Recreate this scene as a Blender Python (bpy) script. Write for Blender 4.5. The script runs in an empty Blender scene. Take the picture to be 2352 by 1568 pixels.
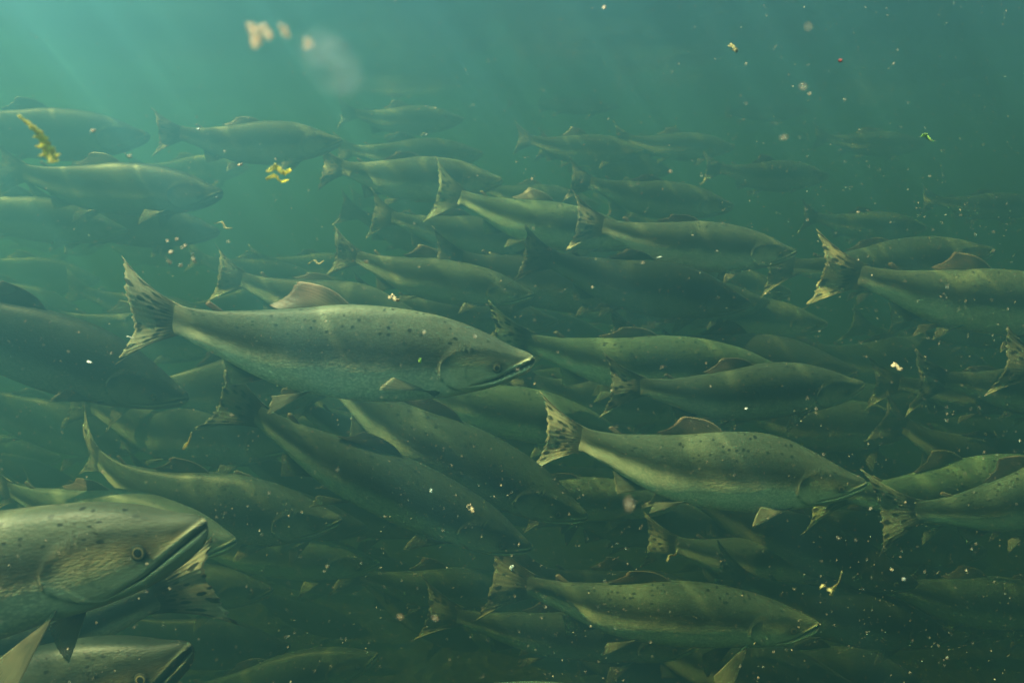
import bpy, math, random
import numpy as np
from mathutils import Matrix, Vector

# ------------------------------------------------------------------ camera, light, exposure
S = bpy.context.scene
C = S.collection
PITCH = math.radians(9.0)          # camera tilted slightly down
HALF = math.radians(35.0)
FO = 1176 / math.tan(HALF)         # focal length in overview pixels (2352 wide)
cam_d = bpy.data.cameras.new('camera')
cam_d.sensor_width = 36
cam_d.lens = 18 / math.tan(HALF)
cam_d.clip_start = 0.01
cam_d.clip_end = 200
cam_d.dof.use_dof = True
cam_d.dof.focus_distance = 1.0
cam_d.dof.aperture_fstop = cam_d.lens / 2.0     # a 2 mm wide aperture
cam = bpy.data.objects.new('camera', cam_d)
C.objects.link(cam)
cam.rotation_euler = (math.pi / 2 - PITCH, 0, 0)
S.camera = cam

SUN_EL, SUN_AZ = math.radians(54), math.radians(-95)
w = bpy.data.worlds.new('World')
S.world = w
w.use_nodes = True
nt = w.node_tree
bg = nt.nodes['Background']
sky = nt.nodes.new('ShaderNodeTexSky')
sky.sky_type = 'NISHITA'
sky.sun_disc = False
sky.sun_elevation = SUN_EL
sky.sun_rotation = SUN_AZ
nt.links.new(sky.outputs[0], bg.inputs[0])
bg.inputs[1].default_value = 0.10
sd = bpy.data.lights.new('sun', 'SUN')
sd.energy = 3.4
sd.angle = math.radians(0.5)
sd.color = (1.0, 0.985, 0.96)
sun = bpy.data.objects.new('sun', sd)
C.objects.link(sun)
sdir = Vector((math.cos(SUN_EL) * math.sin(SUN_AZ), math.cos(SUN_EL) * math.cos(SUN_AZ), math.sin(SUN_EL)))
sun.rotation_euler = (-sdir).to_track_quat('-Z', 'Y').to_euler()
S.view_settings.view_transform = 'Standard'
S.view_settings.look = 'None'
S.view_settings.exposure = 4.6
S.view_settings.gamma = 1
S.render.engine = 'CYCLES'
S.cycles.use_denoising = True
S.cycles.max_bounces = 8
S.cycles.diffuse_bounces = 3
S.cycles.volume_bounces = 0
S.cycles.transparent_max_bounces = 12
S.cycles.sample_clamp_indirect = 4

random.seed(7)

RCAM = Matrix.Rotation(-PITCH, 3, 'X')
def ray(x, y):
    """Direction through an overview pixel with unit depth along the optical axis."""
    return RCAM @ Vector(((x - 1176) / FO, 1.0, (784 - y) / FO))

# ------------------------------------------------------------------ helpers
def tag(o, label=None, cat=None, group=None, kind=None):
    if label: o['label'] = label
    if cat: o['category'] = cat
    if group: o['group'] = group
    if kind: o['kind'] = kind
    return o

def mesh(name, verts, faces, mat, parent=None, smooth=True, attrs=None):
    me = bpy.data.meshes.new(name)
    me.from_pydata([tuple(v) for v in np.asarray(verts).tolist()], [], faces)
    me.materials.append(mat)
    if smooth:
        me.polygons.foreach_set('use_smooth', [True] * len(me.polygons))
    for an, data in (attrs or {}).items():
        a = me.attributes.new(an, 'FLOAT_VECTOR', 'POINT')
        a.data.foreach_set('vector', np.ascontiguousarray(data, dtype=np.float32).ravel())
    me.update()
    o = bpy.data.objects.new(name, me)
    C.objects.link(o)
    if parent: o.parent = parent
    return o

class NT:
    """tiny node-tree helper"""
    def __init__(s, name):
        s.m = bpy.data.materials.new(name)
        s.m.use_nodes = True
        s.t = s.m.node_tree
        s.t.nodes.clear()
        s.out = s.t.nodes.new('ShaderNodeOutputMaterial')
    def n(s, typ, ins=None, **kw):
        nd = s.t.nodes.new('ShaderNode' + typ)
        for k, v in kw.items(): setattr(nd, k, v)
        for k, v in (ins or {}).items(): s.put(nd.inputs[k], v)
        return nd
    def put(s, sock, v):
        if isinstance(v, bpy.types.NodeSocket): s.t.links.new(v, sock)
        else: sock.default_value = v
    def math(s, op, a, b=0.0, c=None, clamp=False):
        nd = s.n('Math', operation=op, use_clamp=clamp)
        s.put(nd.inputs[0], a); s.put(nd.inputs[1], b)
        if c is not None: s.put(nd.inputs[2], c)
        return nd.outputs[0]
    def step(s, x, a, b, lo=0.0, hi=1.0):
        nd = s.n('MapRange', interpolation_type='SMOOTHSTEP')
        for i, v in enumerate((x, a, b, lo, hi)): s.put(nd.inputs[i], v)
        return nd.outputs[0]
    def mix(s, f, a, b, typ='MIX'):
        nd = s.n('Mix', data_type='RGBA', blend_type=typ)
        s.put(nd.inputs[0], f); s.put(nd.inputs[6], a); s.put(nd.inputs[7], b)
        return nd.outputs[2]
    def ramp(s, x, stops):
        nd = s.n('ValToRGB')
        cr = nd.color_ramp
        while len(cr.elements) < len(stops): cr.elements.new(0.5)
        for e, (p, c) in zip(cr.elements, stops):
            e.position = p; e.color = (*c, 1)
        s.put(nd.inputs[0], x)
        return nd.outputs[0]
    def sep(s, v):
        nd = s.n('SeparateXYZ'); s.put(nd.inputs[0], v)
        return nd.outputs
    def comb(s, x, y, z):
        nd = s.n('CombineXYZ')
        for i, v in enumerate((x, y, z)): s.put(nd.inputs[i], v)
        return nd.outputs[0]
    def noise(s, vec, scale, detail=3, rough=0.5):
        nd = s.n('TexNoise')
        if vec is not None: s.put(nd.inputs['Vector'], vec)
        nd.inputs['Scale'].default_value = scale
        nd.inputs['Detail'].default_value = detail
        nd.inputs['Roughness'].default_value = rough
        return nd.outputs[0]
    def voro(s, vec, scale, feature='F1', rnd=1.0):
        nd = s.n('TexVoronoi', feature=feature)
        if vec is not None: s.put(nd.inputs['Vector'], vec)
        nd.inputs['Scale'].default_value = scale
        nd.inputs['Randomness'].default_value = rnd
        return nd
    def attr(s, name):
        return s.n('Attribute', attribute_name=name).outputs['Vector']
    def end(s, shader):
        s.t.links.new(shader, s.out.inputs[0])
        return s.m

def col4(c): return (c[0], c[1], c[2], 1)

# ------------------------------------------------------------------ materials
def make_skin():
    k = NT('salmon_skin')
    sk = k.sep(k.attr('skin'))           # s along the body, v up the flank, side
    ft = k.sep(k.attr('feat'))           # gullet, gill slit, pale jaw bone
    info = k.n('ObjectInfo')
    s, v, sd_ = sk[0], sk[1], sk[2]
    rnd = k.math('MULTIPLY', info.outputs['Random'], 37.0)
    p = k.comb(k.math('ADD', s, rnd), k.math('MULTIPLY', v, 0.26), k.math('MULTIPLY', sd_, 3.0))
    nz = k.noise(p, 14, 4)
    v2 = k.math('ADD', v, k.math('MULTIPLY', k.math('SUBTRACT', nz, 0.5), 0.16))
    base = k.ramp(v2, [(0.0, (.74, .70, .60)), (.20, (.68, .64, .53)), (.34, (.46, .44, .34)),
                       (.47, (.07, .075, .055)), (.57, (.020, .023, .017)), (.67, (.042, .052, .043)),
                       (.84, (.074, .087, .073)), (1.0, (.042, .051, .043))])
    # head: cheeks paler and yellower
    headm = k.math('MULTIPLY', k.step(s, .235, .20), k.step(v, .75, .45))
    base = k.mix(k.math('MULTIPLY', headm, .65), base, (.42, .36, .22, 1))
    # fine rows of scales
    sc = k.voro(k.comb(k.math('MULTIPLY', s, 110.), k.math('MULTIPLY', v, 42.), sd_), 1.0)
    base = k.mix(k.math('MULTIPLY', k.step(sc.outputs['Distance'], .25, .7), k.step(s, .2, .27, 0, .32)), base, (.02, .026, .014, 1), 'MIX')
    mott = k.noise(p, 45, 5, .65)
    base = k.mix(1.0, base, k.ramp(mott, [(.3, (.84, .84, .84)), (.7, (1.12, 1.12, 1.1))]), 'MULTIPLY')
    # dark oval spots over the back
    sp = k.voro(k.comb(k.math('MULTIPLY', k.math('ADD', s, rnd), 47.), k.math('MULTIPLY', v, 14.5), k.math('MULTIPLY', sd_, 9.)), 1.0)
    keep = k.math('GREATER_THAN', k.sep(sp.outputs['Color'])[0], .25)
    rad = k.math('ADD', .165, k.math('MULTIPLY', k.sep(sp.outputs['Color'])[1], .16))
    spot = k.math('MULTIPLY', k.step(k.math('SUBTRACT', rad, sp.outputs['Distance']), -.03, .07), keep)
    spot = k.math('MULTIPLY', spot, k.math('MULTIPLY', k.step(v, .56, .70), k.step(s, .05, .12)))
    base = k.mix(k.math('MULTIPLY', spot, .86), base, (.004, .005, .004, 1))
    base = k.mix(k.step(s, .95, 1.01, 0, .75), base, (.06, .06, .046, 1))
    base = k.mix(k.math('MULTIPLY', ft[2], .9), base, (.52, .50, .38, 1))
    base = k.mix(k.math('MULTIPLY', ft[1], .8), base, (.02, .022, .014, 1))
    base = k.mix(ft[0], base, (.015, .014, .012, 1))
    base = k.mix(1.0, base, info.outputs['Color'], 'MULTIPLY')
    glint = k.noise(k.comb(k.math('MULTIPLY', s, 30.), k.math('MULTIPLY', v, 4.), sd_), 2.0, 5, .7)
    metal = k.math('MULTIPLY', k.step(glint, .4, .75, .0, .4), k.math('MULTIPLY', k.math('MULTIPLY', k.step(v, .92, .6), k.step(v, .28, .46)), k.step(s, .18, .3, .3, 1.)))
    bmp = k.n('Bump', {'Height': sc.outputs['Distance'], 'Strength': .12, 'Distance': .002})
    b = k.n('BsdfPrincipled', {'Base Color': base, 'Roughness': k.math('ADD', .40, k.math('MULTIPLY', mott, .2)),
                               'Specular IOR Level': .09, 'Metallic': metal, 'Normal': bmp.outputs[0]})
    return k.end(b.outputs[0])

def make_fin(name, inner, outer, edge, streaks, clear):
    k = NT(name)
    f = k.sep(k.attr('fin'))             # u across the rays, t from root to rim, random
    info = k.n('ObjectInfo')
    rnd = k.math('MULTIPLY', info.outputs['Random'], 23.0)
    u, t = f[0], f[1]
    rays = k.math('SINE', k.math('MULTIPLY', u, 105.0))
    nz = k.noise(k.comb(k.math('MULTIPLY', u, 5.), k.math('MULTIPLY', t, 2.), rnd), 2.0, 4, .6)
    tt = k.math('ADD', t, k.math('MULTIPLY', k.math('SUBTRACT', nz, .5), .5))
    base = k.mix(k.step(tt, .25, .72), k.mix(k.step(t, .0, .22), (.13, .14, .09, 1), col4(inner)), col4(outer))
    base = k.mix(k.step(rays, .1, 1., 0, .20), base, (.03, .032, .02, 1))
    if streaks:
        sp = k.voro(k.comb(k.math('MULTIPLY', u, 14.), k.math('MULTIPLY', t, 5.0), rnd), 1.0)
        keep = k.math('GREATER_THAN', k.sep(sp.outputs['Color'])[0], .25)
        m = k.math('MULTIPLY', k.step(sp.outputs['Distance'], .47, .34), keep)
        m = k.math('MULTIPLY', m, k.step(t, .12, .3))
        base = k.mix(k.math('MULTIPLY', m, .92), base, (.012, .012, .008, 1))
        clear_f = k.math('MULTIPLY', k.math('SUBTRACT', 1.0, m), k.step(tt, .35, .95, 0.0, clear))
    else:
        clear_f = k.step(tt, .3, 1.0, 0.02, clear)
    rim = k.step(k.math('ABSOLUTE', f[2]), .96, 1.0, 0, .8)
    base = k.mix(rim, base, col4(edge))
    clear_f = k.math('MULTIPLY', clear_f, k.math('SUBTRACT', 1.0, rim))
    base = k.mix(1.0, base, info.outputs['Color'], 'MULTIPLY')
    bmp = k.n('Bump', {'Height': rays, 'Strength': .15, 'Distance': .001})
    pr = k.n('BsdfPrincipled', {'Base Color': base, 'Roughness': .45, 'Specular IOR Level': .3, 'Normal': bmp.outputs[0]})
    tr = k.n('BsdfTranslucent', {'Color': base})
    mx = k.n('MixShader', {0: .42, 1: pr.outputs[0], 2: tr.outputs[0]})
    tp = k.n('BsdfTransparent')
    m2 = k.n('MixShader', {0: clear_f, 1: mx.outputs[0], 2: tp.outputs[0]})
    return k.end(m2.outputs[0])

def plain(name, c, rough=.5, noise_amt=.3, scale=400, transl=0.0, clear=0.0, spec=.4):
    k = NT(name)
    nz = k.noise(k.n('TexCoord').outputs['Object'], scale, 3)
    lo = tuple(x * (1 - noise_amt) for x in c); hi = tuple(min(1, x * (1 + noise_amt)) for x in c)
    base = k.ramp(nz, [(.3, lo), (.7, hi)])
    sh = k.n('BsdfPrincipled', {'Base Color': base, 'Roughness': rough, 'Specular IOR Level': spec}).outputs[0]
    if transl:
        t = k.n('BsdfTranslucent', {'Color': base})
        sh = k.n('MixShader', {0: transl, 1: sh, 2: t.outputs[0]}).outputs[0]
    if clear:
        sh = k.n('MixShader', {0: clear, 1: sh, 2: k.n('BsdfTransparent').outputs[0]}).outputs[0]
    return k.end(sh)

SKIN = make_skin()
TAIL = make_fin('tail_fin_membrane', (.05, .05, .03), (.31, .28, .21), (.26, .23, .19), True, .2)
DORSAL = make_fin('dorsal_fin_membrane', (.09, .08, .055), (.17, .12, .10), (.20, .16, .135), False, .25)
PALEFIN = make_fin('belly_fin_membrane', (.06, .06, .04), (.28, .26, .19), (.50, .48, .38), False, .35)
def make_iris():
    k = NT('eye_iris')
    f = k.sep(k.attr('fin'))
    c = k.ramp(f[0], [(.0, (.02, .02, .015)), (.34, (.12, .10, .045)), (.43, (.10, .085, .04)), (.56, (.022, .024, .018)), (1.0, (.02, .022, .016))])
    return k.end(k.n('BsdfPrincipled', {'Base Color': c, 'Roughness': .3, 'Specular IOR Level': .2}).outputs[0])
IRIS = make_iris()
TOOTH = plain('tooth', (.7, .68, .55), .4, .1, 50)
PUPIL = plain('eye_pupil', (.006, .006, .006), .08, 0, 10, spec=.7)

# ------------------------------------------------------------------ salmon body plan (unit: nose to tail root)
ST = np.array([0, .01, .03, .059, .132, .217, .302, .40, .522, .644, .73, .815, .90, .961, 1.0])
ZT = np.array([.000, .011, .0185, .026, .053, .080, .097, .103, .098, .076, .062, .049, .040, .039, .043])
SB = np.array([0, .01, .034, .095, .168, .229, .302, .40, .4975, .62, .717, .778, .839, .90, .961, 1.0])
ZB = np.array([-.014, -.034, -.052, -.084, -.112, -.132, -.150, -.168, -.174, -.170, -.153, -.134, -.109, -.082, -.060, -.045])
SW = np.array([0, .01, .03, .10, .20, .40, .60, .80, .90, .96, 1.0])
WW = np.array([.004, .014, .023, .042, .056, .071, .064, .037, .022, .014, .0075])

def pchip(x, xp, fp):
    """monotone cubic interpolation, numpy only"""
    h = np.diff(xp); d = np.diff(fp) / h
    m = np.zeros_like(fp)
    for i in range(1, len(xp) - 1):
        if d[i - 1] * d[i] > 0:
            w1 = 2 * h[i] + h[i - 1]; w2 = h[i] + 2 * h[i - 1]
            m[i] = (w1 + w2) / (w1 / d[i - 1] + w2 / d[i])
    m[0], m[-1] = d[0], d[-1]
    x = np.clip(x, xp[0], xp[-1])
    i = np.clip(np.searchsorted(xp, x) - 1, 0, len(h) - 1)
    t = (x - xp[i]) / h[i]
    return ((1 + 2 * t) * (1 - t) ** 2 * fp[i] + t * (1 - t) ** 2 * h[i] * m[i]
            + t * t * (3 - 2 * t) * fp[i + 1] + t * t * (t - 1) * h[i] * m[i + 1])

def sstep(x, a, b):
    t = np.clip((x - a) / (b - a), 0, 1)
    return t * t * (3 - 2 * t)

def wexp(s):
    s = np.asarray(s, float)
    return .80 - .24 * (1 - sstep(s, .16, .32)) * sstep(s, .02, .10)

class Plan:
    def __init__(p, hs=1.0, hump=0.0, gape=.006, fat=1.0):
        p.hs, p.hump, p.gape, p.fat = hs * .96, hump, gape, fat * .94
    def zt(p, s):
        k = 1 + (p.hs - 1) * sstep(np.asarray(s, float), .05, .3)
        return pchip(np.asarray(s, float), ST, ZT) * k + p.hump * np.exp(-((np.asarray(s) - .36) / .14) ** 2)
    def zb(p, s):
        k = 1 + (p.hs - 1) * sstep(np.asarray(s, float), .02, .3)
        return pchip(np.asarray(s, float), SB, ZB) * k
    def wd(p, s): return pchip(np.asarray(s, float), SW, WW) * p.fat
    def width_at(p, s, z):
        a, b = p.zt(s), p.zb(s)
        c = np.clip((z - (a + b) / 2) / ((a - b) / 2 + 1e-9), -1, 1)
        return p.wd(s) * np.sqrt(np.maximum(0, 1 - c * c)) ** wexp(s)
    def mouth(p, s):
        """height of the mouth line (snout to jaw corner), easing to the lateral line behind it"""
        zt, zb = p.zt(s), p.zb(s)
        jaw = -.006 - .57 * s + .2 * np.maximum(0, s - .10)
        lat = zb + (zt - zb) * .5
        f = sstep(s, .165, .25)
        m = jaw * (1 - f) + lat * f
        return np.clip(m, zb + .004 + .0 * s, zt - .003)

JAW = .155
def gill_s(v):
    return .247 - .55 * (v - .42) ** 2 - .9 * np.maximum(0, v - .66) ** 2

def body_shape(p, hi):
    if hi:
        sv = np.concatenate([[0, .0015, .004, .007, .011], np.linspace(.016, .15, 30), np.linspace(.154, .262, 46), np.linspace(.27, .99, 44), [1.0, 1.01, 1.022, 1.03]])
        nu, nl = 20, 15
    else:
        sv = np.concatenate([[0, .004, .011], np.linspace(.02, .15, 12), np.linspace(.158, .262, 18), np.linspace(.28, .99, 24), [1.0, 1.012, 1.03]])
        nu, nl = 11, 8
    V, SK, FT = [], [], []
    nring = 2 * (nu + nl + 1) - 2
    for s in sv:
        zt, zb = float(p.zt(s)), float(p.zb(s)); m = float(p.mouth(np.float64(s))); wd = float(p.wd(s))
        if s > 1.0: wd *= max(.12, 1 - ((s - 1.0) / .031) ** 1.2)
        zc, h = (zt + zb) / 2, (zt - zb) / 2
        pm = math.acos(max(-.98, min(.98, (m - zc) / h)))
        gap = p.gape * max(0, 1 - s / JAW) ** .7 if s < JAW else 0.0
        fu = pm * np.linspace(0, 1, nu)
        fl = pm + (math.pi - pm) * np.linspace(0, 1, nl)
        zu, zl = zc + h * np.cos(fu), zc + h * np.cos(fl)
        ex = float(wexp(s))
        yu, yl = wd * np.abs(np.sin(fu)) ** ex, wd * np.abs(np.sin(fl)) ** ex
        g = gap + .0007
        # upper lip lifts, lower lip drops
        zu = zu + g * .45 * sstep(fu, pm * .6, pm)
        zl = zl - g * .55 * (1 - sstep(fl, pm, pm + (math.pi - pm) * .5))
        deep = 1 - sstep(np.float64(s), JAW * .8, JAW * 1.08)
        ym = yu[-1] * (1 - .75 * deep); zm = (zu[-1] + zl[0]) / 2
        ys = np.concatenate([yu, [ym], yl]); zs = np.concatenate([zu, [zm], zl])
        vv = (zs - zb) / (zt - zb)
        # gill cover: swells toward its rim then steps down to the body
        gs = gill_s(vv)
        on = sstep(vv, .05, .14) * (1 - sstep(vv, .80, .92))
        d = gs - s
        bump = np.where(d > 0, np.exp(-d / .035), np.exp(d / .0025) * 1.0) * on
        bump = np.where(d > -.012, bump, 0)
        ys = ys * (1 + .10 * bump)
        slit = np.exp(-((d + .004) / .0035) ** 2) * on
        inner = np.zeros_like(ys); inner[nu] = deep
        jb = np.zeros_like(ys)
        dm = zs - m
        jb = (np.exp(-((dm - .0065 - g * .4) / .0042) ** 2) + np.exp(-((dm + .0070 + g * .5) / .0045) ** 2)) * (1 - sstep(np.float64(s), .135, .165))
        ys = ys + jb * .0016 * (ys > .002)
        # dark socket round the eye, nostril
        sock = np.exp(-(((s - .095) / .026) ** 2 + ((zs + .026 * p.hs) / .021) ** 2) ** 1.5) * .95
        nos = np.exp(-(((s - .042) / .005) ** 2 + ((zs + .004) / .004) ** 2))
        pre = .5 * np.exp(-((s - (.178 - .5 * (vv - .38) ** 2)) / .0035) ** 2) * sstep(vv, .1, .2) * (1 - sstep(vv, .6, .75))
        slit = np.maximum(np.maximum(slit, pre), np.maximum(sock, nos * .9))
        order = list(range(len(ys)))
        for side in (1, -1):
            idx = order if side == 1 else order[-2:0:-1]
            for i in idx:
                V.append((-s, side * ys[i], zs[i]))
                SK.append((s, vv[i], side))
                FT.append((inner[i], slit[i], jb[i]))
    n = len(sv)
    F = []
    for a in range(n - 1):
        for j in range(nring):
            k = (j + 1) % nring
            F.append((a * nring + j, a * nring + k, (a + 1) * nring + k, (a + 1) * nring + j))
    F.append(tuple(range(nring))[::-1]); F.append(tuple((n - 1) * nring + j for j in range(nring)))
    F = [f[::-1] for f in F]
    return np.array(V), F, np.array(SK), np.array(FT)

def fin_shape(root, tip, nu, nt_, thick, side_curl=None, rag=0.0, rimu=True, seed=0):
    """root(u), tip(u) -> xyz arrays for u in 0..1; closed thin blade"""
    r = np.random.default_rng(seed)
    u = np.linspace(0, 1, nu)
    R, T = root(u), tip(u)
    jag = 1 - rag * r.random(nu)
    t = np.linspace(0, 1, nt_)
    P = R[:, None, :] + (T - R)[:, None, :] * (t[None, :, None] * jag[:, None, None])
    if side_curl is not None:
        P = P + side_curl(u[:, None], t[None, :])
    du = np.gradient(P, axis=0); dt = np.gradient(P, axis=1)
    N = np.cross(du, dt); N /= (np.linalg.norm(N, axis=2, keepdims=True) + 1e-12)
    th = thick * (1.05 - t)[None, :, None] ** .8 * (.35 + .65 * np.sin(np.pi * np.clip(u, .04, .96)))[:, None, None]
    A, B = P + N * th / 2, P - N * th / 2
    V = np.concatenate([A.reshape(-1, 3), B.reshape(-1, 3)])
    U, TT = np.meshgrid(u, t, indexing='ij')
    rim = np.maximum(np.abs(U * 2 - 1) if rimu == 2 else (1 - U), TT * .94)
    at = np.stack([U, TT, rim], -1).reshape(-1, 3)
    at = np.concatenate([at, at])
    n = nu * nt_
    F = []
    for i in range(nu - 1):
        for j in range(nt_ - 1):
            a, b, c, d = i * nt_ + j, (i + 1) * nt_ + j, (i + 1) * nt_ + j + 1, i * nt_ + j + 1
            F.append((a, b, c, d)); F.append((n + d, n + c, n + b, n + a))
    loop = [i * nt_ for i in range(nu)] + [(nu - 1) * nt_ + j for j in range(1, nt_)] + \
           [i * nt_ + nt_ - 1 for i in range(nu - 2, -1, -1)] + [j for j in range(nt_ - 2, 0, -1)]
    for a, b in zip(loop, loop[1:] + loop[:1]):
        F.append((b, a, n + a, n + b))
    return V, F, at

def lerp(a, b, u): return np.asarray(a)[None, :] * (1 - u[:, None]) + np.asarray(b)[None, :] * u[:, None]

class Bend:
    """lateral bending of the whole fish, angles in radians; V lifts the tail"""
    def __init__(b, A=0.1, ph=0.0, B=0.0, V=0.0):
        s = np.linspace(-.05, 1.5, 311)
        th = A * np.sin(2 * np.pi * s * .9 + ph) * (.25 + np.clip(s, 0, 2) ** 1.5) + B * np.clip(s - .3, 0, 9) ** 1.6
        ds = s[1] - s[0]
        x = -np.concatenate([[0], np.cumsum(np.cos(th[:-1]) * ds)])
        y = np.concatenate([[0], np.cumsum(np.sin(th[:-1]) * ds)])
        b.s, b.th, b.x, b.y, b.V = s, th, x, y, V
        p0 = b.raw(np.array([[0., 0, 0]]))[0]; p1 = b.raw(np.array([[-1., 0, 0]]))[0]
        ch = p0 - p1
        b.len = np.linalg.norm(ch); b.mid = (p0 + p1) / 2
        e = ch / b.len
        up = np.array([0, 0, 1.]); up = up - e * e.dot(up); up /= np.linalg.norm(up)
        b.M = np.stack([e, np.cross(up, e), up])     # rows: forward, left, up
    def raw(b, P):
        s = -P[:, 0]
        X, Y, T = np.interp(s, b.s, b.x), np.interp(s, b.s, b.y), np.interp(s, b.s, b.th)
        y = P[:, 1]
        return np.stack([X + y * np.sin(T), Y + y * np.cos(T), P[:, 2] + b.V * np.clip(s - .45, 0, 9) ** 2], 1)
    def __call__(b, P, L):
        return ((b.raw(P) - b.mid) @ b.M.T) * (L / b.len)

def disc_eye(p, hs, side, r):
    """flattened eyeball and pupil sitting on the head's surface"""
    s0, z0 = .095, -.026 * hs
    y0 = float(p.width_at(s0, z0))
    c = np.array([-s0, side * (y0 + .10 * r), z0])
    def dome(rr, hgt, off):
        V, F = [], []
        nr, na = 6, 18
        for i in range(nr + 1):
            a = i / nr * math.pi / 2
            for j in range(na):
                b = 2 * math.pi * j / na
                V.append((c[0] + rr * math.sin(a) * math.cos(b), c[1] + side * (off + hgt * math.cos(a)), c[2] + rr * math.sin(a) * math.sin(b)))
        for i in range(nr):
            for j in range(na):
                k = (j + 1) % na
                F.append((i * na + j, (i + 1) * na + j, (i + 1) * na + k, i * na + k))
        F.append(tuple(nr * na + j for j in range(na)))
        A = np.array([(i / nr, 0, 0) for i in range(nr + 1) for j in range(na)])
        return np.array(V), F, A
    return dome(r, r * .12, 0), dome(r * .52, r * .06, r * .09)

GROUP = 'salmon schooling to the right'
INFO = []
def salmon(nose, tail, L, label, yaw=0, roll=0, hs=.95, hump=0.0, gape=.006, fat=1.0, bend=(.10, 0, 0, 0),
           tint=(1, 1, 1), pec=35, pel=28, tailspan=1.0, hi=None, key='', finup=1.0, seed=None, teeth=False, pecs=1.0):
    if yaw == 0: yaw = random.Random(len(INFO)).uniform(-8, 8)
    rn, rt = ray(*nose), ray(*tail)
    sy = L * math.sin(math.radians(yaw))
    lo, hi_ = max(.05, sy + .05), 30.0
    for _ in range(80):
        d = (lo + hi_) / 2
        if ((rn * (d - sy)) - rt * d).length < L: lo = d
        else: hi_ = d
    Pn, Pt = rn * (d - sy), rt * d
    f = (Pn - Pt).normalized()
    up = Vector((0, 0, 1)); up = (up - f * f.dot(up)).normalized()
    up = Matrix.Rotation(math.radians(roll), 3, f) @ up
    left = up.cross(f)
    mid = (Pn + Pt) / 2
    px = math.hypot(nose[0] - tail[0], nose[1] - tail[1])
    if hi is None: hi = px > 430
    seed = seed if seed is not None else len(INFO) + 3
    r = random.Random(seed)
    fat *= r.uniform(.92, 1.08)
    bend = (bend[0] * r.uniform(1.0, 1.7), bend[1] + r.uniform(-.3, .3), bend[2] + r.uniform(-.06, .06), bend[3] + r.uniform(-.03, .03))
    pec += r.uniform(-8, 14); finup *= r.uniform(.55, 1.08) if finup == 1.0 else 1; hump += r.uniform(-.004, .007); hs *= r.uniform(.96, 1.05); gape *= r.uniform(.8, 1.6) if gape < .009 else 1; roll += r.uniform(-4, 4)
    p = Plan(hs, hump, gape, fat)
    B = Bend(*bend)
    root = bpy.data.objects.new('salmon', None)
    C.objects.link(root)
    root.empty_display_size = .05
    M = Matrix((f, left, up)).transposed().to_4x4(); M.translation = mid
    root.matrix_world = M
    tag(root, label, 'fish', GROUP)
    tint4 = (*tint, 1)
    def put(name, shp, mat, an='fin', parent=root):
        o = mesh(name, B(shp[0], L), shp[1], mat, parent, attrs={an: shp[2]} if len(shp) > 2 else None)
        o.color = tint4
        return o
    V, F, SK, FT = body_shape(p, hi)
    o = mesh('body', B(V, L), F, SKIN, root, attrs={'skin': SK, 'feat': FT})
    o.color = tint4
    q = (44, 14) if hi else (26, 8)
    # tail fin
    ts = tailspan
    def t_root(u):
        a = u * 2 - 1
        return np.stack([-(.985 + .008 * (1 - np.abs(a))), 0 * a, .040 * a], 1)
    def t_tip(u):
        a = u * 2 - 1
        return np.stack([-(1.150 + .050 * np.abs(a) ** 2.0), 0 * a, .162 * ts * np.sign(a) * np.abs(a) ** .95], 1)
    cw = r.uniform(-.02, .02)
    def t_curl(u, t):
        a = u * 2 - 1
        z = np.zeros(np.broadcast(u, t).shape)
        lead = .018 * np.sign(a) * np.abs(a) ** 6 * np.sin(np.pi * t) * -1.0
        return np.stack([z + .0 * t, cw * t * t + .012 * np.sin(a * 5 + seed) * t * t, z + lead], -1)
    put('tail_fin', fin_shape(t_root, t_tip, q[0], q[1], .007, t_curl, .07, 2, seed), TAIL)
    # dorsal fin
    z1, z2 = float(p.zt(.52)) - .006, float(p.zt(.70)) - .006
    fu = finup
    def d_root(u): return np.stack([-(.515 + .195 * u), 0 * u, p.zt(.515 + .195 * u) - .006], 1)
    apex = np.array([-.675, 0, z2 + .082 * fu]); rear = np.array([-.755, 0, float(p.zt(.755)) + .010])
    def d_tip(u):
        q_ = lerp(apex, rear, u ** .8)
        q_[:, 0] += .014 * np.sin(np.pi * u)
        q_[:, 2] += .006 * np.exp(-((u - .08) / .1) ** 2)
        return q_
    dc = r.uniform(-.02, .02)
    put('dorsal_fin', fin_shape(d_root, d_tip, q[0] // 2, q[1], .007, lambda u, t: np.stack([.012 * (1 - u) * np.sin(np.pi * t) , dc * t * t + 0 * u, .016 * np.sin(np.pi * t) * (1 - u) ** 3], -1), .05, 1, seed + 1), DORSAL)
    # adipose fin
    def a_root(u): return np.stack([-(.868 + .03 * u), 0 * u, p.zt(.868 + .03 * u) - .003], 1)
    def a_tip(u): return np.stack([-(.902 + .022 * np.sin(np.pi * (.15 + .8 * u))), 0 * u, p.zt(.90 + 0 * u) + .026 - .022 * u], 1)
    put('adipose_fin', fin_shape(a_root, a_tip, 8, 6, .007, None, 0, 1, seed + 2), DORSAL)
    # anal fin
    def n_root(u): return np.stack([-(.745 + .10 * u), 0 * u, p.zb(.745 + .10 * u) + .006], 1)
    an_a = np.array([-.862, 0, float(p.zb(.80)) - .052]); an_b = np.array([-.885, 0, float(p.zb(.885)) - .006])
    put('anal_fin', fin_shape(n_root, lambda u: lerp(an_a, an_b, u), q[0] // 2, q[1], .006, lambda u, t: np.stack([0 * u * t, dc * t * t + 0 * u, 0 * u * t], -1), .06, 1, seed + 3), PALEFIN)
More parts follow.
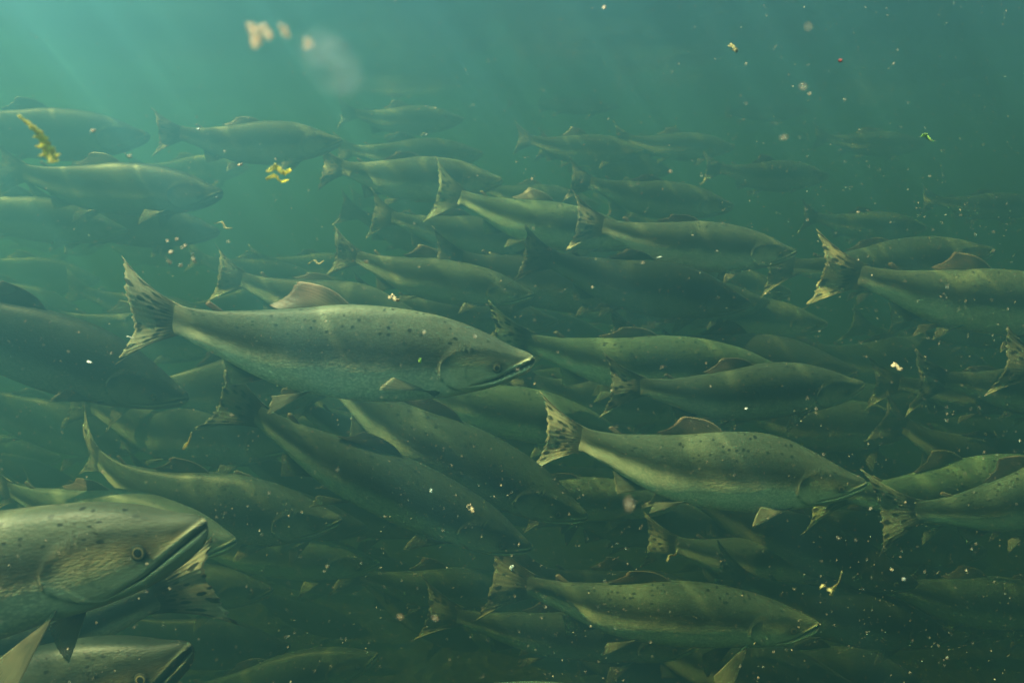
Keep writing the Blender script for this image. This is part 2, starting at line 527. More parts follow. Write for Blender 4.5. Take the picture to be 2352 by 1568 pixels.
    for side in (1, -1):
        # pelvic fins
        a = math.radians(pel + r.uniform(-6, 6)); ln = .115
        yb = float(p.width_at(.63, float(p.zb(.63)) + .02))
        def p_root(u): return np.stack([-(.605 + .035 * u), side * (yb + .0 * u), p.zb(.62) + .022 - .012 * u], 1)
        pa = np.array([-(.64 + ln * math.cos(a)), side * (yb + .016), float(p.zb(.62)) - ln * math.sin(a)])
        pb = np.array([-(.64 + ln * .75 * math.cos(a * .45)), side * (yb + .006), float(p.zb(.66)) - ln * .6 * math.sin(a * .45) + .006])
        put('pelvic_fin', fin_shape(p_root, lambda u: lerp(pa, pb, u), q[0] // 2, q[1], .006, None, .1, 1, seed + 5 + side), PALEFIN)
        # pectoral fins
        a = math.radians(pec + r.uniform(-5, 5)); ln = .165 * pecs
        zr = float(p.zb(.245)) + .020
        yr = float(p.width_at(.245, zr)) * .98
        def c_root(u): return np.stack([-(.238 + .022 * u), side * (yr + 0 * u), zr + .010 - .022 * u], 1)
        dn = np.array([-math.cos(a), side * .30, -math.sin(a)]); dn /= np.linalg.norm(dn)
        perp = np.array([-math.sin(a), 0, math.cos(a)])
        c0 = np.array([-.25, side * yr, zr])
        def c_tip(u):
            g = np.stack([c0 + dn * ln * (1 - .38 * x ** 1.5) + perp * (.010 + .075 * x) * ln * 5.0 * .8 for x in u])
            return g
        put('pectoral_fin', fin_shape(c_root, c_tip, q[0] // 2, q[1], .006, lambda u, t: np.stack([0 * u * t, side * -.012 * t * t + 0 * u, 0 * u * t], -1), .03, 1, seed + 9 + side), PALEFIN)
        E, PU = disc_eye(p, hs, side, .0135)
        e = put('eye', E, IRIS)
        put('pupil', PU[:2], PUPIL, parent=e)
    if teeth:
        V, F = [], []
        for side in (1, -1):
            for i in range(9):
                s = .012 + i * .0125; g = gape * (1 - s / JAW) ** .7
                m = float(p.mouth(np.float64(s))); y = float(p.width_at(s, m)) * .93
                for sg in (1, -1):
                    h = g * r.uniform(.2, .38); ze = m + sg * g * .46
                    b = len(V)
                    for q_ in range(5):
                        an = q_ * 1.2566
                        V.append((-s + .0022 * math.cos(an), side * y + .0016 * math.sin(an), ze + sg * .001))
                    V.append((-s - .001, side * y, ze - sg * h))
                    F += [(b + q_, b + (q_ + 1) % 5, b + 5) for q_ in range(5)]
        put('teeth', (np.array(V), F), TOOTH)
    INFO.append((key, d - sy, d, L))
    return root
# ------------------------------------------------------------------ the setting: river bed, water surface
SURF = 0.48
def make_bed_mat():
    k = NT('river_gravel')
    P = k.n('TexCoord').outputs['Object']
    v = k.voro(P, 22.0)
    n1 = k.noise(P, 3.0, 5)
    c = k.ramp(v.outputs['Color'], [(0, (.012, .014, .008)), (.5, (.02, .022, .013)), (1, (.035, .034, .022))])
    c = k.mix(1.0, c, k.ramp(n1, [(.3, (.6, .65, .5)), (.7, (1.1, 1.1, 1.0))]), 'MULTIPLY')
    b = k.n('Bump', {'Height': v.outputs['Distance'], 'Strength': .8, 'Distance': .03})
    return k.end(k.n('BsdfPrincipled', {'Base Color': c, 'Roughness': .9, 'Normal': b.outputs[0]}).outputs[0])

def grid(name, half, n, z, amp, mat, power, seed):
    r = np.random.default_rng(seed)
    t = np.linspace(-1, 1, n)
    c = np.sign(t) * np.abs(t) ** power * half
    X, Y = np.meshgrid(c, c, indexing='ij')
    Y = Y + 2.0
    Z = np.full_like(X, z)
    for _ in range(14):
        kx, ky = r.normal(0, 1, 2); wl = r.uniform(.12, .9); kk = 2 * np.pi / wl
        nn = math.hypot(kx, ky)
        Z += amp * wl * np.sin((X * kx + Y * ky) / nn * kk + r.uniform(0, 6.28))
    V = np.stack([X, Y, Z], -1).reshape(-1, 3)
    F = [(i * n + j, (i + 1) * n + j, (i + 1) * n + j + 1, i * n + j + 1) for i in range(n - 1) for j in range(n - 1)]
    return mesh(name, V, F, mat)

bed = grid('riverbed', 13.0, 140, -1.7, .008, make_bed_mat(), 2.2, 3)
tag(bed, 'dark green brown gravel river bed below the school', kind='structure')

def make_water_mat():
    """Rippled surface: mirrors at grazing angles, bright lines painted into its transparency stand in for ripple-focused light."""
    k = NT('rippled_water')
    P = k.n('TexCoord').outputs['Object']
    wn = k.n('TexNoise'); wn.inputs['Scale'].default_value = 3.2; wn.inputs['Detail'].default_value = 2
    k.put(wn.inputs['Vector'], P)
    off = k.n('VectorMath', {0: wn.outputs['Color'], 1: (.16, .16, 0)}, operation='MULTIPLY').outputs[0]
    P2 = k.n('VectorMath', {0: P, 1: off}, operation='ADD').outputs[0]
    flat = k.n('VectorMath', {0: P2, 1: (1, 1, 0)}, operation='MULTIPLY').outputs[0]
    v1 = k.voro(flat, 6.0, 'DISTANCE_TO_EDGE').outputs['Distance']
    l1 = k.step(v1, .085, .0)
    l1 = k.math('POWER', l1, 1.6)
    g = k.math('ADD', k.math('MULTIPLY', l1, .58), .42)  # line pattern in the transparency imitates light gathered by ripples
    col = k.comb(g, g, g)
    fr = k.n('Fresnel', {'IOR': 1.33})
    gl = k.n('BsdfGlossy', {'Color': (1, 1, 1, 1), 'Roughness': .22})
    tp = k.n('BsdfTransparent'); k.put(tp.inputs[0], col)
    m = k.n('MixShader', {0: fr.outputs[0], 1: tp.outputs[0], 2: gl.outputs[0]})
    return k.end(m.outputs[0])
ws = grid('water_surface', 13.0, 180, SURF, .0025, make_water_mat(), 2.0, 5)
tag(ws, 'rippled river surface seen from below', kind='structure')

def make_haze():
    k = NT('river_water_haze')
    pv = k.n('VolumePrincipled')
    pv.inputs['Color'].default_value = HAZE_COL
    pv.inputs['Absorption Color'].default_value = HAZE_ABS
    pv.inputs['Density'].default_value = HAZE_D
    pv.inputs['Density Attribute'].default_value = ''
    pv.inputs['Anisotropy'].default_value = HAZE_G
    k.t.links.new(pv.outputs[0], k.out.inputs['Volume'])
    return k.m
HAZE_COL = (.074, .250, .378, 1)
HAZE_ABS = (.19, .29, .0, 1)
HAZE_D = 1.22
HAZE_G = .81
x0, x1, y0, y1, z0, z1 = -16, 16, -14, 18, -2.8, SURF + .06
hv = [(x, y, z) for x in (x0, x1) for y in (y0, y1) for z in (z0, z1)]
hf = [(0, 1, 3, 2), (4, 6, 7, 5), (0, 4, 5, 1), (2, 3, 7, 6), (0, 2, 6, 4), (1, 5, 7, 3)]
hz = mesh('haze', hv, hf, make_haze(), smooth=False)
tag(hz, 'murky teal green river water', kind='stuff')

# ------------------------------------------------------------------ the school
# nose pixel, tail-root pixel (2352-wide view of the photograph), body length in metres, label; several low fish are tinted darker to paint in dim light
DK = (.36, .38, .36)
MD = (.62, .65, .60)
LT = (.98, .98, .92)
salmon((1228, 824), (412, 735), .47, 'large silver green salmon in sharp view at the centre, mouth slightly open', yaw=4, hs=1.0, gape=.020, bend=(.09, .6, .10, .02), pec=8, pel=35, tint=(1.05, 1.05, .98), key='main', roll=2, teeth=True, finup=1.0001)
salmon((1992, 1108), (1345, 1010), .43, 'pale humped salmon with a spotted reddish tail, right of centre below', yaw=6, hs=1.04, hump=.008, bend=(.09, 2.6, .02, 0), pec=30, tint=LT, key='right', roll=-2, finup=.95)
salmon((1830, 578), (1392, 520), .42, 'olive salmon with white streaked tail, highest clear fish right of centre', yaw=-3, hs=.93, bend=(.1, 1, 0, 0), key='upright', tint=LT)
salmon((1987, 882), (1482, 888), .40, 'dull green salmon with a grey back just above the pale humped one', hs=.97, bend=(.09, 2, 0, 0), key='r4', tint=MD, roll=5)
salmon((1802, 848), (1222, 788), .48, 'bright green backed salmon with upright dorsal fin, snout cut off behind another back', hs=.93, bend=(.06, 3, 0, 0), key='r5', tint=(.95, 1.1, .85), roll=6)
salmon((1972, 852), (1478, 782), .46, 'very dark salmon behind the bright green backed one', hs=.95, hump=.012, bend=(.1, .5, 0, 0), key='r6', tint=DK)
salmon((1227, 675), (826, 592), .42, 'spotted salmon with a light patch on its head, just above the large central one', hs=.93, bend=(.1, 2.2, 0, 0), key='c7', tint=MD, gape=.012)
salmon((1480, 548), (1066, 455), .43, 'green salmon with tall dark rayed tail, head behind the olive one', hs=.95, bend=(.1, 3.3, .05, 0), key='c8', tint=(.9, 1.05, .85), tailspan=1.15)
salmon((1687, 472), (1362, 421), .44, 'grey salmon with pale rimmed dorsal fin above the olive one', hs=.97, bend=(.1, .5, 0, 0), key='c9', tint=MD)
salmon((1262, 560), (907, 500), .43, 'dim salmon whose dark streaked tail stands left of a taller tail', hs=.9, bend=(.1, 1, 0, 0), key='c10', tint=MD, tailspan=1.1)
salmon((1156, 412), (792, 386), .46, 'hazy salmon with sunlit cheek and small pale tail, upper middle', hs=1.05, bend=(.1, 1.8, 0, 0), key='c11', tint=LT)
salmon((1110, 350), (815, 345), .47, 'faint salmon with sunlit back line above the sunlit cheek one', hs=1.0, bend=(.08, 2, 0, 0), key='f12', tint=MD)
salmon((1065, 272), (820, 262), .41, 'barely visible salmon, topmost in the upper middle', hs=1.0, bend=(.08, 4, 0, 0), key='f13', tint=MD)
salmon((787, 322), (420, 307), .44, 'brownish salmon with ragged tail alone in the light water at upper left', hs=1.08, bend=(.08, .3, .05, 0), key='ul14', tint=(.9, .85, .75), yaw=-4)
salmon((345, 310), (-120, 268), .54, 'big faint salmon behind the yellow leaf', hs=1.08, bend=(.06, .3, 0, 0), key='ul15', tint=DK)
salmon((512, 440), (60, 396), .53, 'shadowy salmon with a pale belly fin below the ragged tail', hs=.95, bend=(.08, 1.3, 0, 0), key='ul16', tint=DK)
salmon((505, 530), (120, 470), .46, 'dark salmon above the ring of pale specks', hs=1.05, bend=(.08, 2.3, 0, 0), key='ul17', tint=DK)
salmon((292, 528), (-130, 452), .47, 'pale backed hazy salmon at left under the yellow leaf', hs=.95, bend=(.06, 1.3, 0, 0), key='ul18', tint=MD, yaw=-6)
salmon((435, 912), (-250, 650), .46, 'big blackish salmon slanting down from the left edge', hs=1.02, hump=.006, gape=.010, bend=(.06, 1, 0, 0), key='l19', tint=(.3, .32, .32), pec=15, roll=4)
salmon((786, 1192), (236, 1062), .46, 'dark salmon with upward curled pale tail at lower left', yaw=6, hs=1.08, gape=.010, bend=(.05, 1, .62, .16), key='l20', tint=(.5, .52, .48), roll=4)
salmon((474, 1198), (-860, 1440), .46, 'huge near salmon head with yellow cheek and open jaw at lower left', yaw=2, hs=.84, gape=.011, bend=(.04, 0, 0, 0), key='head21', tint=(.72, .66, .52), pec=60, roll=-8)
salmon((541, 1240), (30, 1128), .45, 'light green salmon whose snout shows past the huge near head', yaw=18, hs=.9, gape=.012, bend=(.05, 1, 0, 0), key='l22', tint=LT, roll=10)
salmon((-640, 1590), (345, 1376), .46, 'salmon heading left, only its wide pale spotted tail visible below the huge head', hs=.85, bend=(.04, 0, 0, 0), key='l23', tint=LT, tailspan=.82, roll=-10, yaw=3)
salmon((440, 1482), (-560, 1790), .46, 'dark salmon head in the bottom left corner under the wide pale tail', yaw=4, hs=.92, gape=.014, bend=(.04, 1, 0, 0), key='l24', tint=(.2, .22, .19), roll=-8)
salmon((1351, 1188), (765, 868), .47, 'deep green salmon diving diagonally below the large central one', hs=.92, gape=.010, bend=(.07, 2, 0, 0), key='d25', tint=(.5, .58, .48), roll=8)
salmon((1222, 1258), (600, 956), .45, 'dark green salmon slanting down, its spotted tail under the belly fin of the central one', hs=.9, gape=.008, bend=(.07, 1.1, 0, 0), key='d26', tint=(.46, .53, .44), roll=8)
salmon((1440, 1000), (930, 868), .44, 'green backed salmon right under the chin of the central one', hs=.95, bend=(.05, 1.1, 0, 0), key='d27', tint=(.8, .95, .75), roll=8)
salmon((1120, 1140), (700, 935), .43, 'grey salmon wedged between the two slanting dark green ones', hs=.85, bend=(.05, 0, 0, 0), key='d28', tint=MD, roll=5)
salmon((1882, 1432), (1222, 1345), .45, 'long dark salmon with open mouth and hanging breast fin near the bottom', yaw=3, hs=.88, gape=.020, bend=(.08, 2.0, .05, 0), key='b29', tint=(.62, .64, .54), pec=78, tailspan=1.1, roll=-5, pecs=1.35)
salmon((2036, 1288), (1560, 1252), .42, 'pale bellied dim salmon below the humped one, snout behind a tail', hs=.98, bend=(.06, 1.0, 0, 0), key='b30', tint=MD, roll=-5)
salmon((2690, 1030), (2118, 1172), .42, 'blue backed salmon swimming upward off the right edge, dark curved tail', hs=1.0, bend=(.06, 1.0, .15, .06), key='r31', tint=(.7, .78, .75), tailspan=1.25)
salmon((2480, 1080), (1955, 1130), .46, 'light green salmon behind the blue backed one', hs=1.0, bend=(.06, 1.0, 0, 0), key='r32', tint=(.9, 1.05, .8))
salmon((2570, 712), (1985, 634), .57, 'big yellowish salmon leaving through the right edge, broad spotted tail', hs=.86, bend=(.07, .6, .05, 0), key='r33', tint=(1.25, 1.2, 1.0), tailspan=.9)
salmon((2285, 572), (1832, 612), .50, 'faint salmon behind the yellowish one, tail under the olive snout', hs=1.0, bend=(.07, .6, 0, 0), key='r34', tint=MD)
salmon((2900, 930), (2388, 846), .40, 'salmon mostly past the right edge, only its rayed tail in view', hs=1.0, bend=(.07, .6, 0, 0), key='r35', tint=MD, tailspan=1.1)
salmon((1768, 690), (1395, 668), .44, 'dark salmon directly below the belly of the olive one', hs=1.1, bend=(.07, .9, 0, 0), key='m36', tint=DK)
salmon((1902, 742), (1545, 690), .44, 'light snouted salmon behind the dark pair right of centre', hs=1.02, bend=(.07, .9, 0, 0), key='m37', tint=LT)
salmon((2245, 822), (1885, 808), .47, 'dark deep bodied salmon under the yellowish one', hs=1.25, bend=(.07, .9, 0, 0), key='m38', tint=DK)
salmon((2118, 975), (1720, 950), .42, 'murky salmon with blunt head behind the grey backed one', hs=1.15, bend=(.07, .9, 0, 0), key='m39', tint=MD, pec=75)
salmon((1620, 1668), (600, 1668), .47, 'near salmon at the bottom edge, only its spotted back in view', hs=1.0, bend=(.06, .9, 0, 0), key='b40', tint=(.9, 1.05, .85), yaw=0, finup=.1, roll=14)
salmon((1600, 1480), (1060, 1415), .46, 'shaded salmon with thin pale belly line under the long dark one', hs=.85, bend=(.06, .9, 0, 0), key='b41', tint=(.5, .52, .45))
salmon((2270, 1395), (1830, 1408), .46, 'faint salmon to the right of the open mouth near the bottom', hs=.9, bend=(.06, .9, 0, 0), key='b42', tint=(.5, .52, .45))
salmon((2760, 1480), (2300, 1440), .43, 'salmon off the lower right edge showing a small bright rimmed tail', hs=1.0, bend=(.06, .9, 0, 0), key='b43', tint=MD)
salmon((2480, 1400), (2050, 1340), .46, 'murky salmon above the small bright rimmed tail at lower right', hs=1.0, bend=(.06, .9, 0, 0), key='b44', tint=MD)
salmon((1560, 1152), (1120, 1118), .45, 'salmon with teal lit spotted back behind the reddish tail', hs=.95, bend=(.06, .9, 0, 0), key='b45', tint=LT, roll=10)
salmon((1720, 1200), (1290, 1168), .46, 'dark salmon in the shade under the pale humped one', hs=.95, bend=(.06, 2.9, 0, 0), key='b46', tint=DK)
salmon((868, 1500), (420, 1590), .45, 'dark salmon with a thin pale jaw at the bottom left of centre', hs=.95, gape=.01, bend=(.06, 2.9, 0, 0), key='b49', tint=(.42, .45, .4))
salmon((628, 1352), (150, 1312), .45, 'dark salmon whose snout pokes out right of the wide pale tail', hs=.95, gape=.01, bend=(.06, .9, 0, 0), key='b50', tint=(.45, .48, .42))
salmon((872, 1292), (420, 1232), .44, 'salmon with a lit green snout below the curled tail one', hs=.9, bend=(.06, .9, 0, 0), key='b51', tint=(.7, .85, .65))
salmon((1230, 1352), (835, 1322), .44, 'dim salmon with a pale back line left of the long dark one', hs=.9, bend=(.06, .9, 0, 0), key='b52', tint=(.5, .54, .48))
salmon((745, 648), (470, 596), .46, 'shadowy salmon between the ring of specks and a spotted one', hs=1.0, bend=(.08, .9, 0, 0), key='f53', tint=DK)
salmon((1500, 640), (1240, 590), .45, 'small dark salmon between two hazy ones in the middle', hs=1.1, bend=(.08, .9, 0, 0), key='f54', tint=DK)
salmon((1600, 712), (1270, 672), .46, 'dark salmon with wide dark tail right of the patched head', hs=1.0, bend=(.08, 1.9, .1, 0), key='f55', tint=DK, tailspan=1.2)
salmon((1400, 770), (1060, 712), .46, 'dim salmon just right of the snout of the central one', hs=1.0, bend=(.08, 1.9, 0, 0), key='f56', tint=DK)
salmon((1480, 345), (1225, 322), .41, 'hazy salmon, one of a faint row in the upper middle', hs=1.0, bend=(.08, 1.9, 0, 0), key='f57', tint=MD)
salmon((1440, 232), (1210, 214), .41, 'faintest salmon near the top just right of the middle', hs=1.0, bend=(.08, .9, 0, 0), key='f58', tint=MD)
salmon((1690, 335), (1450, 320), .41, 'faint salmon above the grey one with the pale rimmed fin', hs=1.0, bend=(.08, 2.9, 0, 0), key='f59', tint=MD)
salmon((1905, 402), (1660, 388), .41, 'faint salmon right of the grey one with the pale rimmed fin', hs=1.0, bend=(.08, 1.4, 0, 0), key='f60', tint=MD)
salmon((2125, 330), (1905, 318), .41, 'barely visible salmon high in the open water at right', hs=1.0, bend=(.08, 3.4, 0, 0), key='f61', tint=MD)
salmon((2130, 520), (1880, 500), .41, 'dim salmon above the faint one behind the yellowish', hs=1.0, bend=(.08, 3.4, 0, 0), key='f62', tint=MD)
salmon((2400, 470), (2160, 462), .41, 'faint salmon nearest the right edge in the upper water', hs=1.0, bend=(.08, 2.4, 0, 0), key='f63', tint=MD)
salmon((1860, 250), (1640, 232), .41, 'faintest salmon in the upper right open water', hs=1.0, bend=(.08, 2.4, 0, 0), key='f64', tint=MD)
salmon((1380, 470), (1120, 432), .46, 'hazy salmon behind the tall rayed tail fish', hs=1.0, bend=(.08, 2.4, 0, 0), key='f65', tint=MD)
salmon((230, 640), (-60, 600), .46, 'shadowy salmon at left above the blackish one', hs=1.0, bend=(.08, 1.4, 0, 0), key='f66', tint=DK)
salmon((2420, 1010), (2130, 960), .47, 'murky dark salmon left of the rayed tail at the right edge', hs=1.0, bend=(.08, 1.4, 0, 0), key='f67', tint=DK)
salmon((520, 1010), (130, 940), .47, 'dark salmon in the gap above the curled pale tail', hs=.95, bend=(.08, 1.4, 0, 0), key='f68', tint=DK)
salmon((2120, 1560), (1690, 1500), .47, 'murky salmon lowest in the right half', hs=1.0, bend=(.08, 1.4, 0, 0), key='f69', tint=(.5, .52, .45))
salmon((140, 1050), (-260, 1010), .47, 'shadowy salmon at the left edge below the blackish one', hs=1.0, bend=(.08, 1.4, 0, 0), key='f70', tint=MD)

# the rear ranks of the school, dissolving into the murk
fr = random.Random(41)
nf = 0
for row, (ya, yb) in enumerate([(330, 420), (420, 520), (520, 620), (620, 720), (720, 840), (840, 960), (960, 1090), (1090, 1220), (1220, 1360), (1360, 1520)]):
    for j in range(11):
        x = -60 + j * 240 + fr.uniform(-90, 90) + (row % 2) * 110
        y = fr.uniform(ya, yb)
        L = fr.uniform(.42, .50)
        if row < 2 and (x > 1500 or fr.random() < .45) or (row < 4 and x > 1700): continue
        depth = fr.uniform(1.5, 3.0) if row > 2 else fr.uniform(2.5, 3.8)
        ln = FO * L / depth
        sl = fr.gauss(.12, .12) if row < 6 else fr.gauss(.25, .15)
        t = fr.choice([DK, DK, MD, (.28, .31, .28)] if row < 6 else [DK, (.28, .31, .28), (.22, .24, .22)])  # lower rows tinted darker, painting in the loss of light with depth
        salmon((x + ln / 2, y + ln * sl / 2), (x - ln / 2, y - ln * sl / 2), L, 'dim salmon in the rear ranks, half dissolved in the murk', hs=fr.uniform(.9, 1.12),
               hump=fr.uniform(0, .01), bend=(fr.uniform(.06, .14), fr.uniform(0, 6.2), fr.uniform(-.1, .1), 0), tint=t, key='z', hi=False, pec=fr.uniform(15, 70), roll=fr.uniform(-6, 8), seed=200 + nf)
        nf += 1

# ------------------------------------------------------------------ drifting debris
def at(x, y, d): return ray(x, y) * d

def blob_mesh(r, seed, sub=2, rough=.35, stretch=(1, 1, 1)):
    import bmesh
    bm = bmesh.new()
    bmesh.ops.create_icosphere(bm, subdivisions=sub, radius=1)
    rr = np.random.default_rng(seed)
    ks = rr.normal(0, 2.0, (5, 3)); ph = rr.uniform(0, 6.28, 5)
    for v in bm.verts:
        q = np.array(v.co)
        m = 1 + rough * sum(math.sin(float(k @ q) + p) for k, p in zip(ks, ph)) / 2.2
        v.co = Vector(q * m * r * np.array(stretch))
    V = [tuple(v.co) for v in bm.verts]; F = [tuple(v.index for v in f.verts) for f in bm.faces]
    bm.free()
    return V, F

def put_at(o, x, y, d, rot=(0, 0, 0)):
    o.location = at(x, y, d); o.rotation_euler = rot
    return o

FLUFF = plain('pale_fluff', (.55, .40, .25), .8, .15, 300, .5, .66)
MILK = plain('milky_jelly', (.5, .52, .5), .9, .2, 200, .5, .975)
LEAFY = plain('yellow_green_weed', (.62, .55, .09), .6, .4, 260, .7, .15)
DULL = plain('dull_weed', (.30, .26, .10), .6, .5, 260, .5, .1)
GREEN = plain('green_weed', (.20, .34, .05), .6, .4, 260, .4)
TAN = plain('tan_flake', (.44, .33, .21), .6, .3, 500, .2)
RUST = plain('rust_flake', (.30, .045, .03), .6, .3, 500, .1)
WHITE = plain('white_flake', (.42, .42, .38), .4, .1, 500, .2)

def ribbon(name, pts, widths, mat, thick=.0006, seed=0):
    """a curled, ragged strip of weed with real thickness"""
    r = np.random.default_rng(seed)
    P = np.array(pts, float); n = 40
    t = np.linspace(0, 1, n); tp = np.linspace(0, 1, len(P))
    Q = np.stack([pchip(t, tp, P[:, i]) for i in range(3)], 1)
    W = np.interp(t, np.linspace(0, 1, len(widths)), widths) * (1 + .35 * np.sin(t * 31 + seed) * r.random(n))
    T = np.gradient(Q, axis=0); T /= np.linalg.norm(T, axis=1, keepdims=True)
    ref = np.array([.2, 1, .3]); N = np.cross(T, ref); N /= np.linalg.norm(N, axis=1, keepdims=True)
    Bn = np.cross(T, N)
    tw = t * 2.2 + seed
    m = 7
    V = []
    for i in range(n):
        for j in range(m):
            a = j / (m - 1) * 2 - 1
            e = W[i] * a * (1 + .3 * math.sin(i * 1.7 + j))
            V.append(Q[i] + N[i] * e * math.cos(tw[i] * .5) + Bn[i] * (e * math.sin(tw[i] * .5) + .15 * W[i] * math.sin(i * .9 + j * 2)))
    V = np.array(V)
    F = [(i * m + j, (i + 1) * m + j, (i + 1) * m + j + 1, i * m + j + 1) for i in range(n - 1) for j in range(m - 1)]
    o = mesh(name, V, F, mat)
    md = o.modifiers.new('thickness', 'SOLIDIFY'); md.thickness = thick
    return o

G2 = 'scraps drifting in the water'
k = .28 / FO     # metres per overview pixel at that depth
o = ribbon('weed_strip', [(0, 0, 0), (.010, .004, -.011), (.016, .002, -.022), (.022, -.002, -.030)], [.0032, .0042, .0038, .0046, .002], LEAFY, seed=2)
s = 105 * k / .030
o.scale = (s, s, s); put_at(o, 42, 266, .28)
tag(o, 'bright yellow green strip of weed drifting at the left edge', 'weed', G2)
def cluster(name, x, y, d, parts, mat, label, cat, seed):
    V, F = [], []
    sc = d / FO
    for i, (dx, dy, rr) in enumerate(parts):
        v, f = blob_mesh(rr * sc, seed + i, 2, .4)
        off = len(V)
        ox, oz, oy = dx * sc, -dy * sc, (i % 3 - 1) * rr * sc * .4
        V += [(a + ox, b + oy, c_ + oz) for a, b, c_ in v]
        F += [tuple(q + off for q in g) for g in f]
    o = mesh(name, V, F, mat)
    put_at(o, x, y, d)
    return tag(o, label, cat, G2)
cluster('fluff_clump', 597, 82, .16, [(-18, -14, 11), (-4, 0, 13), (-12, 16, 10), (14, -8, 13), (20, 2, 9), (-8, 8, 9)], FLUFF, 'pale peach fluffy clump near the top left, larger of two', 'debris', 50)
cluster('fluff_clump', 651, 66, .15, [(0, 0, 10), (6, 12, 8)], FLUFF, 'small brownish fluffy clump right of the larger peach one', 'debris', 60)
cluster('fluff_clump', 710, 98, .14, [(0, 0, 8), (-6, 10, 6)], FLUFF, 'tiny pale clump beside the milky blob', 'debris', 66)
cluster('milky_blob', 765, 140, .09, [(-30, -20, 36), (0, 0, 44), (26, 24, 34), (10, -18, 30)], MILK, 'large out of focus milky blob near the top left', 'debris', 70)
cluster('speck_ring', 414, 590, .30, [(20 * math.cos(a) * (1 + .2 * math.sin(3 * a)) * 1.5, 24 * math.sin(a) + 5 * math.sin(7 * a), 2.0 + 1.5 * math.sin(5 * a + 1)) for a in np.linspace(0, 6.2, 15) + np.array([.1, -.2, .05, .2, -.1, .15, -.2, 0, .2, -.15, .1, 0, -.1, .2, 0])] + [(-4, -40, 3), (-26, -36, 3)], TAN, 'loose ring of pale specks above the tail of the central salmon', 'debris', 80)
def weed_bit(x, y, d, lx, ly, wpx, mat, label, seed):
    sc = d / FO
    pts = [(-lx / 2 * sc, 0, ly / 2 * sc), (-.15 * lx * sc, .2 * lx * sc, .25 * ly * sc + .18 * lx * sc), (.2 * lx * sc, 0, -.1 * ly * sc - .1 * lx * sc), (lx / 2 * sc, .1 * lx * sc, -ly / 2 * sc)]
    o = ribbon('weed_scrap', pts, [wpx * .5 * sc, wpx * sc, wpx * .7 * sc, wpx * .4 * sc], mat, thick=.8 * sc, seed=seed)
    put_at(o, x, y, d)
    return tag(o, label, 'weed', G2)
weed_bit(640, 392, .40, 55, -6, 7, LEAFY, 'yellow green weed scrap below the ragged tailed salmon', 5)
weed_bit(636, 412, .42, 50, 0, 5, LEAFY, 'lower narrow weed scrap under the yellow green one', 6)
weed_bit(2132, 318, .55, 32, 12, 5, GREEN, 'green weed scrap in the open water at upper right', 7)
weed_bit(430, 1012, .45, 20, -40, 5, DULL, 'upright amber weed scrap above the curled pale tail', 8)
weed_bit(512, 519, .55, 40, 10, 3, DULL, 'thin yellow scrap at the snout of the dark salmon left', 9)
weed_bit(1685, 112, .45, 22, 10, 7, DULL, 'small tan and green scrap high right of the middle', 10)
weed_bit(1082, 1172, .50, 18, 18, 5, TAN, 'yellowish flake on the dark green slanting salmon', 11)
weed_bit(1545, 1275, .55, 26, -30, 3, DULL, 'thin forked weed scrap right of the long dark salmon dorsal', 12)
weed_bit(1922, 1340, .45, 22, -60, 6, DULL, 'dim amber weed tatter near the open mouth at the bottom', 13)
weed_bit(1898, 1352, .40, 26, 4, 7, DULL, 'yellow green scrap under the pale bellied dim salmon', 14)
weed_bit(725, 603, .55, 36, -8, 3, DULL, 'thin yellow scrap by a spotted tail left of centre', 15)
weed_bit(2062, 845, .50, 26, 6, 5, TAN, 'tan flake on the dark deep bodied salmon', 16)
weed_bit(905, 687, .6, 26, 4, 5, TAN, 'tan scrap just above the back of the central salmon', 17)
def flake(x, y, d, r, mat, label, seed, st=(1, .6, .6), rot=0):
    v, f = blob_mesh(r * .8 * d / FO, seed, 1, .5, st)
    o = mesh('flake', v, f, mat, smooth=False)
    put_at(o, x, y, d, (0, rot, 0))
    return tag(o, label, 'flake', G2)
flake(1930, 140, .40, 6, RUST, 'dark red flake in the open water at upper right', 1)
flake(1444, 1160, .13, 15, FLUFF, 'soft orange blob left of the belly of the humped salmon', 2, (.6, .6, 1.2))
flake(456, 297, .45, 5, WHITE, 'bright white flake on the back of the ragged tailed salmon', 3, rot=.5)
flake(214, 301, .30, 8, TAN, 'tan oval flake right of the yellow green strip', 4)
flake(298, 359, .30, 6, TAN, 'round tan flake left of the ragged tail', 5)
flake(1516, 591, .70, 11, WHITE, 'white sliver under the belly of the olive salmon', 6, (1, .2, .22), -.2)
flake(552, 378, .5, 10, TAN, 'pale sliver below the anal fin of the ragged tailed salmon', 7, (1, .3, .45), -.3)
flake(208, 832, .4, 9, WHITE, 'pale splinter on the flank of the blackish salmon', 8, (1, .25, .28), .5)
flake(300, 775, .5, 11, WHITE, 'thin white splinter left of the central tail fin', 9, (1, .2, .18), .35)
flake(966, 826, .6, 7, GREEN, 'small green flake on the flank of the central salmon', 10, (.6, .5, 1.2))
flake(1715, 938, .5, 5, WHITE, 'white fleck on the belly of the grey backed salmon', 11)
flake(1177, 1302, .6, 10, WHITE, 'bluish white flake on the tail of the long dark salmon', 12, (.8, .4, 1.0), .4)
flake(2076, 1328, .35, 9, WHITE, 'grey sliver right of the dark curved tail', 13, (1, .4, .5), .6)
flake(1845, 198, .16, 9, FLUFF, 'soft pale blob in the upper right water', 14)
flake(1856, 62, .14, 9, FLUFF, 'soft pale blob highest in the right half', 15)
flake(1802, 315, .2, 8, FLUFF, 'small soft tan blob right of the faint row', 16)
flake(1540, 395, .3, 6, TAN, 'small tan fleck above the pale rimmed dorsal fin', 17)
flake(1388, 18, .3, 6, TAN, 'small tan fleck at the top edge', 18)
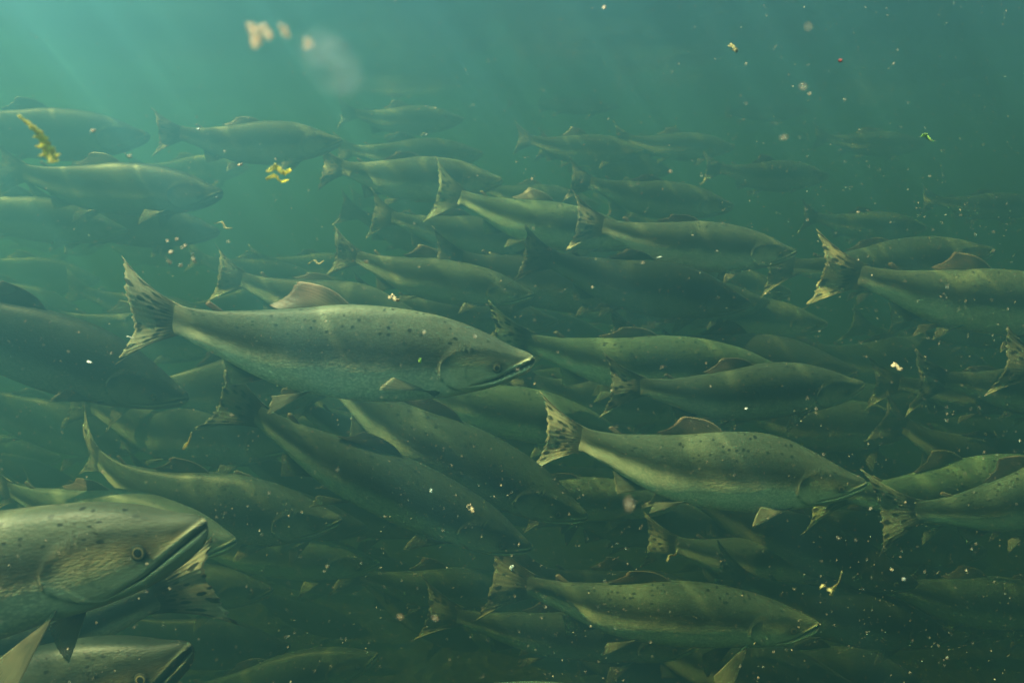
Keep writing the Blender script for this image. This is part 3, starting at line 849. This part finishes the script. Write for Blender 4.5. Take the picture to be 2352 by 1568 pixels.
flake(842, 601, .3, 7, TAN, 'tan fleck on the peduncle of the spotted salmon', 19)
flake(1000, 1418, .2, 9, FLUFF, 'dim brown blob low in the middle', 20)
flake(918, 1416, .2, 9, FLUFF, 'dim brown blob left of the other low one', 21)
flake(990, 1126, .45, 6, WHITE, 'pale fleck on the dark green slanting flank', 22, (.6, .5, 1))
flake(2050, 1308, .4, 6, TAN, 'orange fleck under the dark curved tail', 23, rot=.6)

# fine silt hanging everywhere: nobody could count it
def silt(n, mat, name, label, smin, smax, dmin, dmax, seed, ymin):
    r = np.random.default_rng(seed)
    octa = np.array([(1, 0, 0), (-1, 0, 0), (0, 1, 0), (0, -1, 0), (0, 0, 1), (0, 0, -1)], float)
    tri = [(0, 2, 4), (2, 1, 4), (1, 3, 4), (3, 0, 4), (2, 0, 5), (1, 2, 5), (3, 1, 5), (0, 3, 5)]
    V, F = [], []
    for i in range(n):
        x = r.uniform(-80, 2440); y = ymin + (1660 - ymin) * r.random() ** .8
        d = (dmin ** 2 + (dmax ** 2 - dmin ** 2) * r.random()) ** .5
        c = np.array(at(x, y, d))
        if c[2] > SURF - .02: continue
        sz = smin * (smax / smin) ** (r.random() ** 2.2)
        st = r.uniform(.4, 1.0, 3); st[0] *= r.choice([1, 1, 2.2])
        q, _ = np.linalg.qr(r.normal(size=(3, 3)))
        v = (octa * st * (1 + .3 * r.random((6, 1)))) @ q * sz + c
        off = len(V); V += v.tolist(); F += [tuple(a + off for a in t) for t in tri]
    return tag(mesh(name, V, F, mat, smooth=False), label, kind='stuff')
SILT = plain('pale_silt', (.38, .31, .21), .6, .5, 60, .3)
silt(26000, SILT, 'suspended_silt', 'fine pale silt hanging in the water',  .00014, .0004, .28, 1.2, 1, -60)
silt(50, TAN, 'tan_silt', 'coarser tan grains hanging in the water',   .0004, .0009, .25, .9, 2, -60)

bpy.context.view_layer.update()
for kx in sorted(INFO, key=lambda t: t[1]):
    print('FISH %-8s nose %.2f tail %.2f L %.2f' % kx)
